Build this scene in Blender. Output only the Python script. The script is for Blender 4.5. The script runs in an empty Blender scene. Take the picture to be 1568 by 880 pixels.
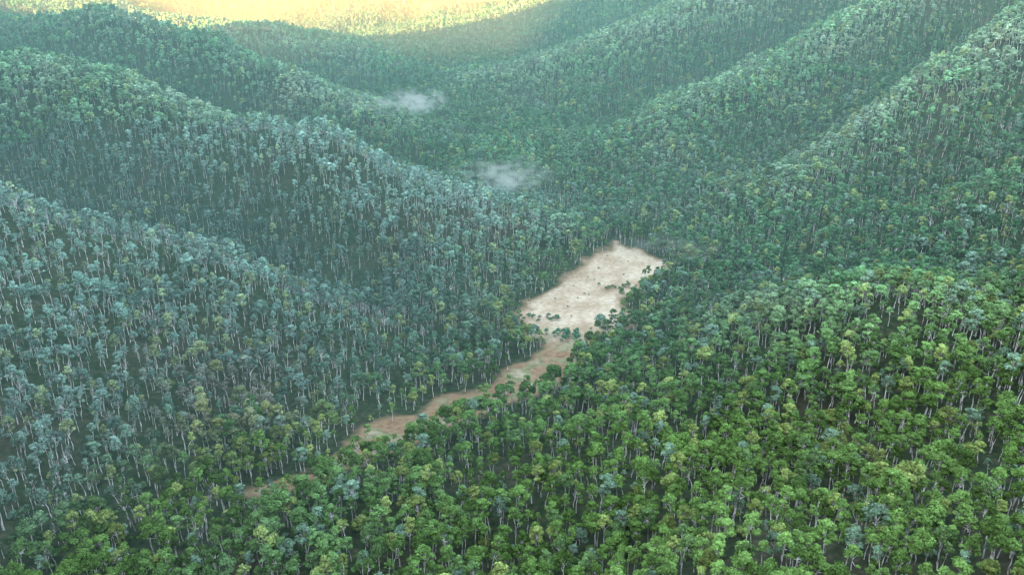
import bpy, bmesh, math, random
import numpy as np
from mathutils import Vector
rng=np.random.default_rng(7); random.seed(7)
scene=bpy.context.scene
_lat=rng.random((256,256))
def vnoise(x,y,s,ox=0.0,oy=0.0):
    x=np.asarray(x)/s+ox+1000; y=np.asarray(y)/s+oy+1000
    xi=np.floor(x).astype(int); yi=np.floor(y).astype(int)
    fx=x-xi; fy=y-yi; fx=fx*fx*(3-2*fx); fy=fy*fy*(3-2*fy)
    g=lambda a,b:_lat[a%256,b%256]
    return (g(xi,yi)*(1-fx)+g(xi+1,yi)*fx)*(1-fy)+(g(xi,yi+1)*(1-fx)+g(xi+1,yi+1)*fx)*fy
# terrain control lines in metres (x east, y north, z up)
creek=[(-460,60,-8),(-350,170,-5),(-192,326,0),(-153,404,0),(-80,468,0),(24,591,2),(51,680,3),(115,809,8),(115,880,12),(60,960,16),(-22,1091,30),(-188,1574,60),(-146,1977,88),(-277,2313,125)]
R=[ # ridge crests
 [(-91,626,4),(-143,620,18),(-213,645,38),(-299,660,60),(-443,680,92),(-650,730,120),(-950,760,230)],
 [(96,815,9),(66,808,16),(11,820,36),(-59,850,49),(-176,920,82),(-303,980,106),(-443,1040,125),(-592,1100,155),(-707,1150,163),(-900,1220,190),(-1300,1350,320)],
 [(-96,1130,31),(-228,1270,69),(-365,1380,107),(-565,1500,162),(-816,1620,201),(-1028,1700,192),(-1300,1850,240)],
 [(-140,1700,86),(-324,1850,110),(-595,2000,156),(-985,2200,184),(-1400,2400,240)],
 [(-116,1560,74),(21,1640,103),(155,1720,147),(299,1800,195),(418,1850,233),(700,1950,330),(1000,2050,420)],
 [(16,1110,34),(159,1180,55),(319,1270,109),(440,1350,151),(568,1430,208),(800,1530,320),(1100,1650,420)],
 [(212,850,13),(366,960,70),(541,1080,157),(675,1160,219),(950,1280,340)],
 [(115,580,7),(156,560,26),(216,530,52),(278,520,64),(357,525,64),(450,540,90),(620,560,140)],
]
lines=[creek]+R+[
 [(-40,620,3),(10,660,4),(60,760,6)],[(70,600,4),(105,670,5),(140,760,7),(170,820,10)],[(-90,440,0),(0,520,1),(70,600,4)],
 [(-320,430,34),(-385,540,58),(-540,470,90)],[(-270,490,24),(-190,530,12)],[(-280,590,38)],
 [(-50,650,5),(-140,712,5),(-250,775,10),(-370,835,24),(-520,900,46),(-700,960,80),(-950,1000,140)],
 [(-40,1020,22),(-160,1130,26),(-320,1250,36),(-520,1370,52),(-800,1500,90),(-1100,1600,150)],
 [(-180,1500,52),(-330,1620,60),(-560,1760,80),(-850,1900,110),(-1200,2050,160)],
 [(-260,2150,112),(-500,2300,130),(-900,2500,150)],
 [(-300,2600,190),(-600,2800,300),(-1200,3000,380),(-2000,3300,450)],[(0,2900,300),(500,3000,380),(1200,3000,480)],[(-200,3500,460),(-1200,3900,520)],
 [(-40,1220,38),(90,1330,50),(250,1450,78),(450,1600,128),(650,1750,205)],
 [(-110,1850,82),(100,1950,116),(350,2150,175),(600,2300,260)],
 [(110,950,18),(230,1010,30),(380,1085,62),(560,1190,125),(750,1290,200)],
 [(300,790,30),(450,850,60),(620,930,122),(800,1000,220)],[(480,780,80),(620,820,140),(850,880,250)],
 [(150,660,8),(250,680,18),(370,700,36),(520,720,70),(700,740,130)],
 [(-130,310,10),(-40,380,12),(40,440,14),(110,500,22)],
 [(0,250,40),(110,350,36),(220,370,55),(180,220,75),(300,250,95),(420,420,85)],
 [(0,90,75),(0,-150,110),(300,0,140),(-260,-100,50),(-260,110,20)],
 [(900,500,300),(1300,900,420),(1500,1600,500),(1600,2400,520)],[(700,100,220),(700,-500,260),(0,-700,250)],
 [(-1100,100,1060),(-1500,500,1120),(-1700,900,800),(-1750,1250,460),(-1500,-600,1150),(-600,-900,950),(200,-1300,700)],  # unseen mountain, added and raised to block the sun from the valley
 [(-700,350,170),(-600,0,170),(-1000,-400,1060)],[(-1700,1700,330),(-1700,2200,300)],
]
pts=[]; isr=[]
for li,L in enumerate(lines):
    q=1<=li<=len(R)
    pts.append(L[0]); isr.append(q)
    for a,b in zip(L[:-1],L[1:]):
        d=math.dist(a[:2],b[:2]); n=max(1,int(d/80))
        for k in range(1,n+1):
            t=k/n; pts.append(tuple(a[i]*(1-t)+b[i]*t for i in range(3))); isr.append(q)
for a in range(0,360,20):
    for RR,h in ((5000,480),(9000,380)):
        pts.append((RR*math.cos(math.radians(a)),800+RR*math.sin(math.radians(a)),h)); isr.append(False)
P=np.array(pts,float); isr=np.array(isr); N=len(P); C2=24.0**2
D=np.sqrt(((P[:,None,:2]-P[None,:,:2])**2).sum(-1)+C2)
A=np.zeros((N+1,N+1)); A[:N,:N]=-D+2.0*np.eye(N); A[:N,N]=1; A[N,:N]=1
Ai=np.linalg.inv(A)
target=P[:,2].copy(); W=Ai@np.append(target,0)
def seg_dist(x,y,poly,closed=False):
    best=np.full(x.shape,1e9); n=len(poly)
    for i in range(n if closed else n-1):
        ax,ay=poly[i][:2]; bx,by=poly[(i+1)%n][:2]
        dx,dy=bx-ax,by-ay; l2=dx*dx+dy*dy+1e-9
        t=np.clip(((x-ax)*dx+(y-ay)*dy)/l2,0,1)
        best=np.minimum(best,np.hypot(x-ax-t*dx,y-ay-t*dy))
    return best
def rbf(x,y):
    out=np.empty(x.shape)
    for s in range(0,len(x),20000):
        xs=x[s:s+20000]; ys=y[s:s+20000]
        d=np.sqrt((xs[:,None]-P[None,:,0])**2+(ys[:,None]-P[None,:,1])**2+C2)
        out[s:s+20000]=-(d@W[:N])+W[N]
    return out
TG=25.0; tx=np.arange(-2600,2601,TG); ty=np.arange(-1200,4401,TG)
ta,tb=np.meshgrid(tx,ty)
def rough(x,y): return (1-np.abs(2*vnoise(x,y,150)-1))*12-6
def blur(a,r):
    k=np.exp(-.5*(np.arange(-3*r,3*r+1)/r)**2); k/=k.sum()
    for ax in (0,1):
        p=np.pad(a,[(3*r,3*r) if q==ax else (0,0) for q in (0,1)],mode='edge')
        a=sum(k[j]*np.take(p,np.arange(j,j+a.shape[ax]),axis=ax) for j in range(len(k)))
    return a
def calc_tpi():
    global TPI
    TH=(rbf(ta.ravel(),tb.ravel())+rough(ta.ravel(),tb.ravel())).reshape(ta.shape); TPI=TH-blur(TH,5)
def tpi(x,y):
    fx=np.clip((x-tx[0])/TG,0,len(tx)-1.001); fy=np.clip((y-ty[0])/TG,0,len(ty)-1.001)
    xi=fx.astype(int); yi=fy.astype(int); fx=fx-xi; fy=fy-yi
    return (TPI[yi,xi]*(1-fx)+TPI[yi,xi+1]*fx)*(1-fy)+(TPI[yi+1,xi]*(1-fx)+TPI[yi+1,xi+1]*fx)*fy
def height(x,y):
    x=np.asarray(x,float).ravel(); y=np.asarray(y,float).ravel()
    m=np.clip((seg_dist(x,y,creek)-55)/160,0,1)
    nz=rough(x,y)+(1-np.abs(2*vnoise(x,y,47,3,9)-1))*5+vnoise(x,y,20,5,1)*3-5
    return rbf(x,y)+(nz+1.35*tpi(x,y))*m+(vnoise(x,y,30,8,8)-.5)*1.0
zadj=target.copy(); calc_tpi()
for _ in range(2):      # keep the crest heights after sharpening the relief
    e=target-height(P[:,0],P[:,1]); zadj[isr]+=e[isr]*.8
    W=Ai@np.append(zadj,0); calc_tpi()
# clearing outline, metres
CLR=[(113,847),(134,820),(159,782),(161,758),(138,742),(124,728),(126,706),(104,690),(100,664),(112,640),(92,622),(70,602),(57,571),(43,548),(31,522),(10,503),(-9,490),(-28,475),(-44,464),(-60,448),(-78,432),(-94,421),(-108,414),(-122,405),(-140,395),(-156,389),(-158,395),(-140,405),(-126,415),(-112,428),(-100,437),(-101,460),(-83,480),(-61,495),(-40,512),(-21,522),(-7,543),(8,565),(22,589),(20,608),(3,635),(1,650),(22,688),(41,722),(79,788),(107,831)]
def inside(x,y,poly):
    c=np.zeros(x.shape,bool); n=len(poly)
    for i in range(n):
        ax,ay=poly[i]; bx,by=poly[(i+1)%n]
        c^=((ay>y)!=(by>y))&(x<(bx-ax)*(y-ay)/((by-ay) or 1e-9)+ax)
    return c
def clr_sd(x,y):
    d=seg_dist(x,y,CLR,True); d=np.where(inside(x,y,CLR),d,-d)
    return d+(vnoise(x,y,22,6,3)-.5)*11+(vnoise(x,y,9,1,3)-.5)*8
# ---------------------------------------------------------------- node helpers
def new_mat(name):
    m=bpy.data.materials.new(name); m.use_nodes=True; m.node_tree.nodes.clear()
    return m,m.node_tree.nodes,m.node_tree.links
def attr(nt,name,typ='GEOMETRY'):
    n=nt.new('ShaderNodeAttribute'); n.attribute_name=name; n.attribute_type=typ; return n
def noise(nt,lk,scale,detail=4,vec=None):
    n=nt.new('ShaderNodeTexNoise'); n.inputs['Scale'].default_value=scale; n.inputs['Detail'].default_value=detail
    if vec: lk.new(vec,n.inputs['Vector'])
    return n
def ramp(nt,lk,src,stops):
    r=nt.new('ShaderNodeValToRGB'); e=r.color_ramp.elements
    while len(e)<len(stops): e.new(0.5)
    for i,(p,c) in enumerate(stops): e[i].position=p; e[i].color=(*c,1)
    lk.new(src,r.inputs[0]); return r
def mix(nt,lk,fac,a,b,mode='MIX'):
    m=nt.new('ShaderNodeMix'); m.data_type='RGBA'; m.blend_type=mode
    for s,v in ((m.inputs[0],fac),(m.inputs[6],a),(m.inputs[7],b)):
        if isinstance(v,(int,float)): s.default_value=v
        elif isinstance(v,tuple): s.default_value=(*v,1)
        else: lk.new(v,s)
    return m.outputs[2]
def math_(nt,lk,op,a,b=None,c=None):
    m=nt.new('ShaderNodeMath'); m.operation=op
    for s,v in zip(m.inputs,(a,b,c)):
        if v is None: continue
        if isinstance(v,(int,float)): s.default_value=v
        else: lk.new(v,s)
    return m.outputs[0]
# ---------------------------------------------------------------- ground
def axis(segs):
    o=[]
    for a,b,s in segs: o+=list(np.arange(a,b,s))
    return np.array(o+[segs[-1][1]],float)
X=axis([(-9000,-3000,500),(-3000,-1500,60),(-1500,-600,15),(-600,-150,5),(-150,180,3),(180,600,5),(600,1500,15),(1500,3000,60),(3000,9000,500)])
Y=axis([(-8000,-2000,500),(-2000,150,50),(150,390,5),(390,860,3),(860,1250,6),(1250,3300,14),(3300,4200,60),(4200,10000,400)])
gx,gy=np.meshgrid(X,Y); gz=height(gx,gy)
V=np.stack([gx.ravel(),gy.ravel(),gz],1)
nx,ny=len(X),len(Y)
i=np.arange(nx*ny).reshape(ny,nx)
F=np.stack([i[:-1,:-1].ravel(),i[:-1,1:].ravel(),i[1:,1:].ravel(),i[1:,:-1].ravel()],1)
me=bpy.data.meshes.new('ground'); me.vertices.add(len(V)); me.vertices.foreach_set('co',V.ravel())
me.loops.add(F.size); me.loops.foreach_set('vertex_index',F.ravel())
me.polygons.add(len(F)); me.polygons.foreach_set('loop_start',np.arange(0,F.size,4))
me.update(calc_edges=True); me.shade_smooth()
ground=bpy.data.objects.new('forested_hills_ground',me); scene.collection.objects.link(ground)
gxr,gyr=gx.ravel(),gy.ravel()
sd=clr_sd(gxr,gyr)
a=me.attributes.new('clearing','FLOAT','POINT'); a.data.foreach_set('value',np.clip(sd,-40,40).astype(np.float32))
# faint vehicle track curving through the paddock
track=[(112,800),(100,770),(108,745),(96,715),(72,690),(60,660),(62,630),(44,600),(30,570),(14,535),(-20,500),(-60,470),(-95,430)]
td=seg_dist(gxr,gyr,track)
a=me.attributes.new('track','FLOAT','POINT'); a.data.foreach_set('value',np.exp(-(td/2.6)**2).astype(np.float32))
m,nt,lk=new_mat('valley_ground'); me.materials.append(m)
geo=nt.new('ShaderNodeNewGeometry'); pos=geo.outputs['Position']
n1=noise(nt,lk,0.03,6,pos); n2=noise(nt,lk,0.25,6,pos); n3=noise(nt,lk,0.045,6,pos); n4=noise(nt,lk,0.012,4,pos)
forest=ramp(nt,lk,n2.outputs[0],[(0.3,(0.012,0.022,0.011)),(0.55,(0.026,0.036,0.018)),(0.75,(0.06,0.052,0.032))])
leafl=ramp(nt,lk,n4.outputs[0],[(0.5,(0,0,0)),(0.7,(1,1,1))])
fcol=mix(nt,lk,math_(nt,lk,'MULTIPLY',leafl.outputs[0],0.5),forest.outputs[0],(0.045,0.032,0.024))
dry=ramp(nt,lk,n1.outputs[0],[(0.3,(0.22,0.155,0.092)),(0.45,(0.27,0.205,0.13)),(0.55,(0.31,0.245,0.16)),(0.7,(0.35,0.285,0.195))])
dry2=ramp(nt,lk,n2.outputs[0],[(0.38,(0.55,0.50,0.45)),(0.6,(1.0,1.0,1.0))])
dcol=mix(nt,lk,0.5,dry.outputs[0],dry2.outputs[0],'MULTIPLY')
at=attr(nt,'clearing'); tk=attr(nt,'track')
sx=nt.new('ShaderNodeSeparateXYZ'); lk.new(pos,sx.inputs[0])
mr=nt.new('ShaderNodeMapRange'); lk.new(sx.outputs[1],mr.inputs[0]); mr.inputs[1].default_value=640; mr.inputs[2].default_value=575
south=ramp(nt,lk,n3.outputs[0],[(0.40,(0.15,0.088,0.048)),(0.48,(0.165,0.112,0.062)),(0.53,(0.10,0.115,0.05)),(0.64,(0.21,0.18,0.11))])
south2=mix(nt,lk,0.7,south.outputs[0],dry2.outputs[0],'MULTIPLY')
dcol=mix(nt,lk,math_(nt,lk,'MULTIPLY',mr.outputs[0],0.95),dcol,south2)
tkf=math_(nt,lk,'MULTIPLY',tk.outputs['Fac'],math_(nt,lk,'MULTIPLY',n1.outputs[0],0.9))
dcol=mix(nt,lk,tkf,dcol,(0.17,0.115,0.07))
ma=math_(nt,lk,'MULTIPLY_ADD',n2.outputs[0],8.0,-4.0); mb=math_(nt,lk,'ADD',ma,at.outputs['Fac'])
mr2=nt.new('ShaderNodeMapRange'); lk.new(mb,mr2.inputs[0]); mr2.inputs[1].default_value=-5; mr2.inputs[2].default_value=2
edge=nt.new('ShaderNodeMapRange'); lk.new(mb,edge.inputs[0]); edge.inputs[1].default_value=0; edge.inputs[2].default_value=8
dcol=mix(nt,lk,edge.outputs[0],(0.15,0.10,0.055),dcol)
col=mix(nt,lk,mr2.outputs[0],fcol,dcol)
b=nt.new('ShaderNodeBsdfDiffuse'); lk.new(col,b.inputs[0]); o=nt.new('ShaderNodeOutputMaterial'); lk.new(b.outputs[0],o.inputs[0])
bp=nt.new('ShaderNodeBump'); bp.inputs['Strength'].default_value=0.8; bp.inputs['Distance'].default_value=1.2; lk.new(n2.outputs[0],bp.inputs['Height']); lk.new(bp.outputs[0],b.inputs['Normal'])
# ---------------------------------------------------------------- tree materials
leafm,nt,lk=new_mat('eucalyptus_leaves')
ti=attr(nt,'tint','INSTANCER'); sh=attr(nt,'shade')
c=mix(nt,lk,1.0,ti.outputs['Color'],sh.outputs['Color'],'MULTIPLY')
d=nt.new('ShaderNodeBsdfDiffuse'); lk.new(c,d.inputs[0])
o=nt.new('ShaderNodeOutputMaterial'); lk.new(d.outputs[0],o.inputs[0])
barkm,nt,lk=new_mat('pale_gum_bark')
geo=nt.new('ShaderNodeNewGeometry'); nn=noise(nt,lk,0.35,4,geo.outputs['Position'])
cr=ramp(nt,lk,nn.outputs[0],[(0.36,(0.12,0.10,0.085)),(0.58,(0.46,0.43,0.38))])
d=nt.new('ShaderNodeBsdfDiffuse'); lk.new(cr.outputs[0],d.inputs[0]); o=nt.new('ShaderNodeOutputMaterial'); lk.new(d.outputs[0],o.inputs[0])
# ---------------------------------------------------------------- tree prototypes
def tube(vs,fs,p0,p1,r0,r1,n=5):
    p0=np.array(p0,float);p1=np.array(p1,float); ax=p1-p0; ax/=np.linalg.norm(ax)+1e-9
    u=np.cross(ax,[0.3,0.9,0.2]); u/=np.linalg.norm(u); w=np.cross(ax,u); b=len(vs)
    for p,r in ((p0,r0),(p1,r1)):
        for k in range(n):
            a=2*math.pi*k/n; vs.append(tuple(p+r*(math.cos(a)*u+math.sin(a)*w)))
    for k in range(n): fs.append((b+k,b+(k+1)%n,b+n+(k+1)%n,b+n+k))
protos=bpy.data.collections.new('eucalyptus_tree_kinds')
def make_tree(k,H,cr,ch,nclump,leaves,clump_r,leaf,trunk_r=0.34,squash=0.72):
    r=np.random.default_rng(100+k); vs=[];fs=[]
    lean=r.normal(0,0.05,2)*H; pts=[np.array([0,0,-1.0])]
    nseg=5
    for s in range(1,nseg+1):
        t=s/nseg; pts.append(np.array([lean[0]*t*t+r.normal(0,.25),lean[1]*t*t+r.normal(0,.25),(H-ch*0.45)*t]))
    for s in range(nseg): tube(vs,fs,pts[s],pts[s+1],trunk_r*(1-.16*s),trunk_r*(1-.16*(s+1)),6)
    top=pts[-1]; centers=[]
    for c in range(nclump):
        a=c*2.399+r.normal(0,.5); q=(c+.5)/nclump; rad=cr*math.sqrt(q)*(0.6+.6*r.random())*0.86
        zz=H-ch*.12-ch*0.70*(q**1.3)*(0.5+.85*r.random())-clump_r*.4
        cpt=np.array([top[0]+rad*math.cos(a),top[1]+rad*math.sin(a),zz]); centers.append(cpt)
        st=pts[-1] if r.random()<.4 else pts[-2]*(0.5)+pts[-1]*.5
        st=st+np.array([0,0,-r.random()*ch*.35]); st[2]=min(st[2],zz-0.3)
        mid=(st+cpt)/2+np.array([0,0,-0.6+r.normal(0,.3)])
        tube(vs,fs,st,mid,trunk_r*.38,trunk_r*.24,4); tube(vs,fs,mid,cpt,trunk_r*.24,trunk_r*.08,4)
        if leaves<5:
            for _ in range(3):
                tube(vs,fs,mid*.4+cpt*.6,cpt+r.normal(0,1.1,3)+np.array([0,0,.8]),trunk_r*.12,.03,3)
    nb=len(fs); shade=[0.5]*nb
    for cpt in centers:
        R_=clump_r*(0.6+.7*r.random()); cs=0.76+.48*r.random()
        nl=int(leaves*(R_/clump_r)**2)
        for _ in range(nl):
            v=r.normal(0,1,3); v/=np.linalg.norm(v)
            if v[2]<-0.35 and r.random()<.6: v[2]=-v[2]
            rr=R_*(0.6+.56*r.random()); p=cpt+v*np.array([rr,rr,rr*squash])
            nrm=v+r.normal(0,.38,3)+np.array([0,0,.3]); nrm/=np.linalg.norm(nrm)
            u=np.cross(nrm,r.normal(0,1,3)); u/=np.linalg.norm(u)+1e-9; w=np.cross(nrm,u)
            s=leaf*(0.55+.75*r.random()); b0=len(vs)
            for (aa,bb) in ((-1,-.15),(-.1,-.6),(1,.1),(.15,.65)):
                vs.append(tuple(p+u*aa*s*.62+w*bb*s*.8+nrm*(0.12*s*(1 if abs(aa)>.5 else -1))))
            fs.append((b0,b0+1,b0+2,b0+3)); shade.append(cs*(0.68+.64*r.random()))
    me=bpy.data.meshes.new('eucalyptus_tree'); me.from_pydata(vs,[],fs)
    me.materials.append(barkm); me.materials.append(leafm)
    me.polygons.foreach_set('material_index',[0]*nb+[1]*(len(fs)-nb))
    at=me.attributes.new('shade','FLOAT','FACE'); at.data.foreach_set('value',shade)
    ob=bpy.data.objects.new('eucalyptus_tree.%03d'%k,me); protos.objects.link(ob)
kinds=[(22,4.3,10,15,64,1.65,0.85),(24,4.8,11,18,62,1.7,0.85),(20,4.0,9,13,64,1.6,0.8),(24,3.9,13,17,56,1.45,0.85),
 (27,3.4,14,15,52,1.4,0.8),(24,2.9,11,11,52,1.4,0.8),(21,4.2,10,11,44,1.35,0.8),(25,3.8,12,11,38,1.3,0.75),
 (22,3.6,11,9,22,1.2,0.6,0.33),(21,3.2,12,11,0,1.2,0.6,0.34),(7,2.6,4.5,8,70,1.4,0.65,0.15),(5,2.2,3.5,6,70,1.3,0.6,0.12)]
for k,a in enumerate(kinds): make_tree(k,*a)
for L,(q,s,tr) in enumerate(((.55,1.35,.30),(.32,1.8,.25))):     # coarser foliage for distant slopes
    for k,a in enumerate(kinds):
        a=list(a[:7])+[tr]; a[4]=int(a[4]*q); a[6]*=s; make_tree(12*(L+1)+k,*a)
# ---------------------------------------------------------------- scatter
def grid(SP,y0,y1):
    xs=np.arange(-2400,2400,SP); ys=np.arange(y0,y1,SP)
    a,b=np.meshgrid(xs,ys); a=a.ravel(); b=b.ravel()
    k=np.abs(a)<0.70*b+90; a=a[k]; b=b[k]; n=len(a)
    return a+rng.uniform(-.6,.6,n)*SP, b+rng.uniform(-.6,.6,n)*SP
g1=grid(6.5,110,1300); g2=grid(7.5,1300,3150)
sx_=np.concatenate([g1[0],g2[0]]); sy_=np.concatenate([g1[1],g2[1]]); n=len(sx_)
cd=clr_sd(sx_,sy_)
dens=vnoise(sx_,sy_,35,4,4)*.6+vnoise(sx_,sy_,14,4,4)*.4
crd=seg_dist(sx_,sy_,creek)
lefthill=1/(1+np.exp(-( -(sx_+120-0.35*(sy_-405)) )/40))*(sy_<1000)*(1-np.exp(-(crd/60)**2)*(sy_<470))
keep=(cd<-2.5+5*(rng.random(n)<.12))&(rng.random(n)<(0.66+0.55*dens)*(1-.16*lefthill))
sx_,sy_,cd,dens,lefthill,crd=[q[keep] for q in (sx_,sy_,cd,dens,lefthill,crd)]
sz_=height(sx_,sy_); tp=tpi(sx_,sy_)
n=len(sx_)
patch=vnoise(sx_,sy_,90,1,7)*.6+vnoise(sx_,sy_,28,2,2)*.4
idx=rng.choice([0,1,2,3,4,5,6,7,8,9],n,p=[.14,.11,.14,.14,.10,.11,.11,.10,.035,.015])
op=(lefthill>.5)&(rng.random(n)<.6)
idx[op]=rng.choice([5,6,7,8,9],op.sum(),p=[.28,.22,.23,.18,.09])
under=rng.random(n)<0.14; idx[under]=rng.choice([10,11],under.sum())
fore=np.clip((600-sy_)/200,0,1)*(1-lefthill)
crk=np.maximum(np.exp(-np.maximum(-cd,0)/18)*(sy_<840),np.exp(-(crd/60)**2)*(sy_<470)*.7)
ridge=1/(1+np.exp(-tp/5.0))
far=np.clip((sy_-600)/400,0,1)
G=np.array
def lerp(a,b,t): return a*(1-t)[:,None]+b*t[:,None]
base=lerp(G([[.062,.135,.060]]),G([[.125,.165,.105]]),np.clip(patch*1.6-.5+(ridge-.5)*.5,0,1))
base=lerp(base,G([[.084,.145,.028]]),np.clip(fore,0,1)*.86)
base=lerp(base,G([[.085,.148,.032]]),np.clip(crk,0,1)*.8)
base=lerp(base,G([[.10,.155,.125]]),lefthill*(1-crk)*.75)
base*= ((0.55+0.88*ridge)*(1+.18*far))[:,None]  # drier crest foliage, plus relief shade painted dark into the gullies
brown=np.exp(-((sx_-(-190))**2+(sy_-470)**2)/60**2)*(rng.random(n)<.6)
base=lerp(base,G([[.14,.10,.07]]),brown*.6)
r1=rng.random(n)
sel=r1<.18-.12*fore; base[sel]=base[sel]*.4+G([.10,.145,.11])*.6
sel=(r1>.87); base[sel]=base[sel]*.5+G([.17,.19,.055])*.5
sel=(r1>.8)&(r1<.87); base[sel]=base[sel]*.5+G([.05,.08,.035])*.5
base*= (0.55+0.9*rng.random(n))[:,None]
sc=rng.uniform(.52,1.02,n)*(.82+.36*dens)+.04; sc*=np.where(cd>-8,0.8,1)
idx=np.where(sy_>1100,idx+24,np.where(sy_>650,idx+12,idx))
rot=np.stack([rng.normal(0,.04,n),rng.normal(0,.04,n),rng.uniform(0,6.283,n)],1)
scl=np.stack([sc*rng.uniform(.9,1.28,n)*(1-.08*lefthill)]*2+[sc*(1-.04*far)],1)
# shrubs and lone trees in the clearing: x, y, kind, scale, leaf colour
ex=[]
for cx,cy,nn_,sxx,syy,k,s0,s1,tc in ((29,646,12,9,4,11,.5,.95,(.05,.09,.045)),(43,609,16,7,6,10,.6,1.1,(.05,.115,.06)),(97,720,14,10,4,11,.4,.8,(.07,.10,.05)),(112,700,9,7,7,10,.6,1.1,(.07,.12,.05)),(95,640,8,7,8,10,.6,1.1,(.07,.13,.05))):
    for _ in range(nn_): ex.append((cx+rng.normal(0,sxx),cy+rng.normal(0,syy),k,rng.uniform(s0,s1),tc))
for x,y in ((59,722),(68,704),(72,701),(61,694),(81,740),(50,672),(9,621),(-11,514),(67,621),(111,750),(88,768),(120,785),(40,690),(100,800),(75,745),(52,650)): ex.append((x,y,11,rng.uniform(.3,.45),(.05,.07,.045)))
for x,y in ((23,592),(-23,506),(-28,501),(-18,501),(-37,484),(-69,467),(-94,452),(-81,476),(-2,524),(-108,417),(-89,427),(-60,455),(-75,446),(112,718),(118,690),(106,672),(98,650),(90,615),(74,595),(60,590)): ex.append((x,y,int(rng.choice([0,2,10,6])),rng.uniform(.45,.75),(.09,.15,.04)))
E=len(ex)
ex_xy=np.array([(e[0],e[1]) for e in ex])
co=np.concatenate([np.stack([sx_,sy_,sz_],1),np.column_stack([ex_xy,height(ex_xy[:,0],ex_xy[:,1])])])
idx=np.append(idx,[e[2] for e in ex]); rot=np.concatenate([rot,np.column_stack([np.zeros((E,2)),rng.uniform(0,6.28,E)])])
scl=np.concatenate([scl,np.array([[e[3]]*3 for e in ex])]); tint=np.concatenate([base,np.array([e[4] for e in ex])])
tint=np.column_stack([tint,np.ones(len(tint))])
pm=bpy.data.meshes.new('forest_points'); pm.vertices.add(len(co)); pm.vertices.foreach_set('co',co.ravel())
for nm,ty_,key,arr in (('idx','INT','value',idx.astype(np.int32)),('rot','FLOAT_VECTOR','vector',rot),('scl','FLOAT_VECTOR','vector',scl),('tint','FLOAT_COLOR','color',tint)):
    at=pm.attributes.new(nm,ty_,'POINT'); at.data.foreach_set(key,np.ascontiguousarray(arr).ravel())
fo=bpy.data.objects.new('eucalyptus_forest',pm); scene.collection.objects.link(fo)
ng=bpy.data.node_groups.new('scatter','GeometryNodeTree')
ng.interface.new_socket('Geometry',in_out='INPUT',socket_type='NodeSocketGeometry'); ng.interface.new_socket('Geometry',in_out='OUTPUT',socket_type='NodeSocketGeometry')
gi=ng.nodes.new('NodeGroupInput'); go=ng.nodes.new('NodeGroupOutput'); ip=ng.nodes.new('GeometryNodeInstanceOnPoints'); ci=ng.nodes.new('GeometryNodeCollectionInfo')
ci.inputs['Collection'].default_value=protos; ci.inputs['Separate Children'].default_value=True; ci.inputs['Reset Children'].default_value=True
def na(name,ty):
    q=ng.nodes.new('GeometryNodeInputNamedAttribute'); q.data_type=ty; q.inputs['Name'].default_value=name
    return [s for s in q.outputs if s.enabled and s.name=='Attribute'][0]
ip.inputs['Pick Instance'].default_value=True
ng.links.new(gi.outputs[0],ip.inputs['Points']); ng.links.new(ci.outputs[0],ip.inputs['Instance'])
ng.links.new(na('idx','INT'),ip.inputs['Instance Index']); ng.links.new(na('rot','FLOAT_VECTOR'),ip.inputs['Rotation']); ng.links.new(na('scl','FLOAT_VECTOR'),ip.inputs['Scale'])
ng.links.new(ip.outputs[0],go.inputs[0])
md=fo.modifiers.new('scatter','NODES'); md.node_group=ng
# ---------------------------------------------------------------- haze (homogeneous volumes, emission standing in for scattered light)
def air(name,foot,z0,z1,sig,colr):
    n=len(foot); vs=[(x,y,z0) for x,y in foot]+[(x,y,z1) for x,y in foot]
    fs=[tuple(range(n))[::-1],tuple(range(n,2*n))]+[(k,(k+1)%n,n+(k+1)%n,n+k) for k in range(n)]
    me=bpy.data.meshes.new(name); me.from_pydata(vs,[],fs); ob=bpy.data.objects.new(name,me); scene.collection.objects.link(ob)
    m,nt,lk=new_mat(name+'_air'); me.materials.append(m)
    ab=nt.new('ShaderNodeVolumeAbsorption'); ab.inputs[0].default_value=(0,0,0,1); ab.inputs[1].default_value=sig
    em=nt.new('ShaderNodeEmission'); em.inputs[0].default_value=(*colr,1); em.inputs[1].default_value=sig
    ad=nt.new('ShaderNodeAddShader'); lk.new(ab.outputs[0],ad.inputs[0]); lk.new(em.outputs[0],ad.inputs[1])
    o=nt.new('ShaderNodeOutputMaterial'); lk.new(ad.outputs[0],o.inputs['Volume'])
air('valley_haze',[(-2500,-200),(-300,200),(500,600),(2600,900),(2600,4000),(-2500,4000)],-60,430,0.00031,(.24,.51,.54))
air('warm_glow_haze',[(-1500,1900),(-500,1800),(0,1900),(200,2500),(200,3900),(-2200,3900)],-40,410,0.00007,(9.5,6.8,2.9))  # self-glowing volume imitating sunlight caught in the far air
air('golden_glow_haze',[(-2200,2400),(-600,2440),(-100,2540),(120,2750),(120,3850),(-2200,3850)],-30,405,0.00020,(46,23,5.0))  # added emissive glow over the far ridge, not lit by the sun
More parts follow.
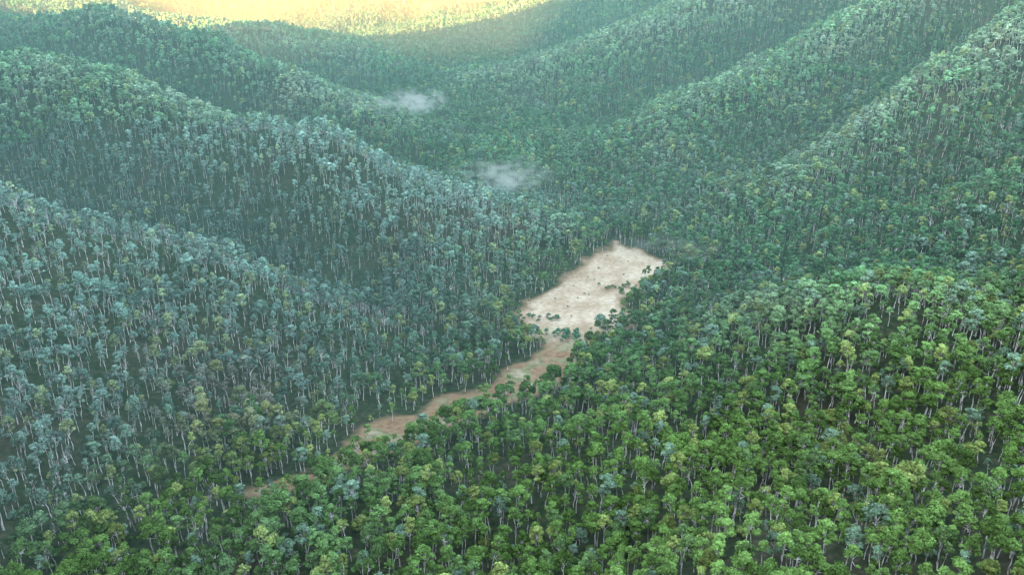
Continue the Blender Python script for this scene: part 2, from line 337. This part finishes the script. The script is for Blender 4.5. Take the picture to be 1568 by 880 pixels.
# low mist wisps, brightened by their own emission
def mist(p,rad,den,seed):
    me=bpy.data.meshes.new('mist_wisp'); bm=bmesh.new(); bmesh.ops.create_icosphere(bm,subdivisions=3,radius=1); bm.to_mesh(me); bm.free()
    ob=bpy.data.objects.new('mist_wisp',me); scene.collection.objects.link(ob); ob.location=p; ob.scale=rad
    m,nt,lk=new_mat('mist'); me.materials.append(m)
    tc=nt.new('ShaderNodeTexCoord'); ln=nt.new('ShaderNodeVectorMath'); ln.operation='LENGTH'; lk.new(tc.outputs['Object'],ln.inputs[0])
    mp=nt.new('ShaderNodeMapping'); mp.inputs['Location'].default_value=(seed,seed*2,0); lk.new(tc.outputs['Object'],mp.inputs[0])
    mp.inputs['Scale'].default_value=(1.3,1,1)
    nn=noise(nt,lk,2.6,6,mp.outputs[0]); nn.inputs['Distortion'].default_value=.8
    f=math_(nt,lk,'SUBTRACT',1.0,ln.outputs['Value']); g=math_(nt,lk,'MULTIPLY_ADD',nn.outputs[0],13.0,-7.0)
    h=math_(nt,lk,'ADD',math_(nt,lk,'MULTIPLY',f,1.6),g); h=math_(nt,lk,'MAXIMUM',h,0.0); h=math_(nt,lk,'MULTIPLY',h,math_(nt,lk,'MAXIMUM',f,0.0))
    dn=math_(nt,lk,'MULTIPLY',h,den)
    ab=nt.new('ShaderNodeVolumeAbsorption'); ab.inputs[0].default_value=(0,0,0,1); lk.new(dn,ab.inputs[1])
    em=nt.new('ShaderNodeEmission'); em.inputs[0].default_value=(.54,.71,.75,1); lk.new(dn,em.inputs[1])
    ad=nt.new('ShaderNodeAddShader'); lk.new(ab.outputs[0],ad.inputs[0]); lk.new(em.outputs[0],ad.inputs[1])
    o=nt.new('ShaderNodeOutputMaterial'); lk.new(ad.outputs[0],o.inputs['Volume'])
mist((-156,1337,93),(62,85,26),.028,1.3)
mist((-203,1309,92),(80,60,20),.014,4.1)
mist((-12,962,57),(76,90,24),.016,7.7)
mist((150,760,34),(80,50,16),.005,3.3)
# ---------------------------------------------------------------- light
SE=math.radians(16); SR=math.atan2(-.75,-.66)
w=bpy.data.worlds.new('World'); scene.world=w; w.use_nodes=True
wn=w.node_tree; bg=wn.nodes['Background']; sk=wn.nodes.new('ShaderNodeTexSky'); sk.sky_type='NISHITA'; sk.sun_disc=False
sk.sun_elevation=SE; sk.sun_rotation=SR
hs=wn.nodes.new('ShaderNodeHueSaturation'); hs.inputs['Saturation'].default_value=.7; wn.links.new(sk.outputs[0],hs.inputs['Color'])
wn.links.new(hs.outputs[0],bg.inputs[0]); bg.inputs[1].default_value=3.1
L=bpy.data.lights.new('sun','SUN'); L.energy=190; L.angle=math.radians(0.5); L.color=(1,.58,.22)
lo=bpy.data.objects.new('sun',L); scene.collection.objects.link(lo)
dirv=Vector((math.sin(SR)*math.cos(SE),math.cos(SR)*math.cos(SE),math.sin(SE)))
lo.rotation_euler=dirv.to_track_quat('Z','Y').to_euler(); lo.location=(-600,-400,900)
cam=bpy.data.cameras.new('camera'); co_=bpy.data.objects.new('camera',cam); scene.collection.objects.link(co_)
co_.location=(0,0,280); co_.rotation_euler=(math.radians(69),0,0); cam.lens=28.24; cam.clip_end=20000; cam.clip_start=1
scene.camera=co_
scene.view_settings.view_transform='Standard'; scene.view_settings.look='None'; scene.view_settings.exposure=0
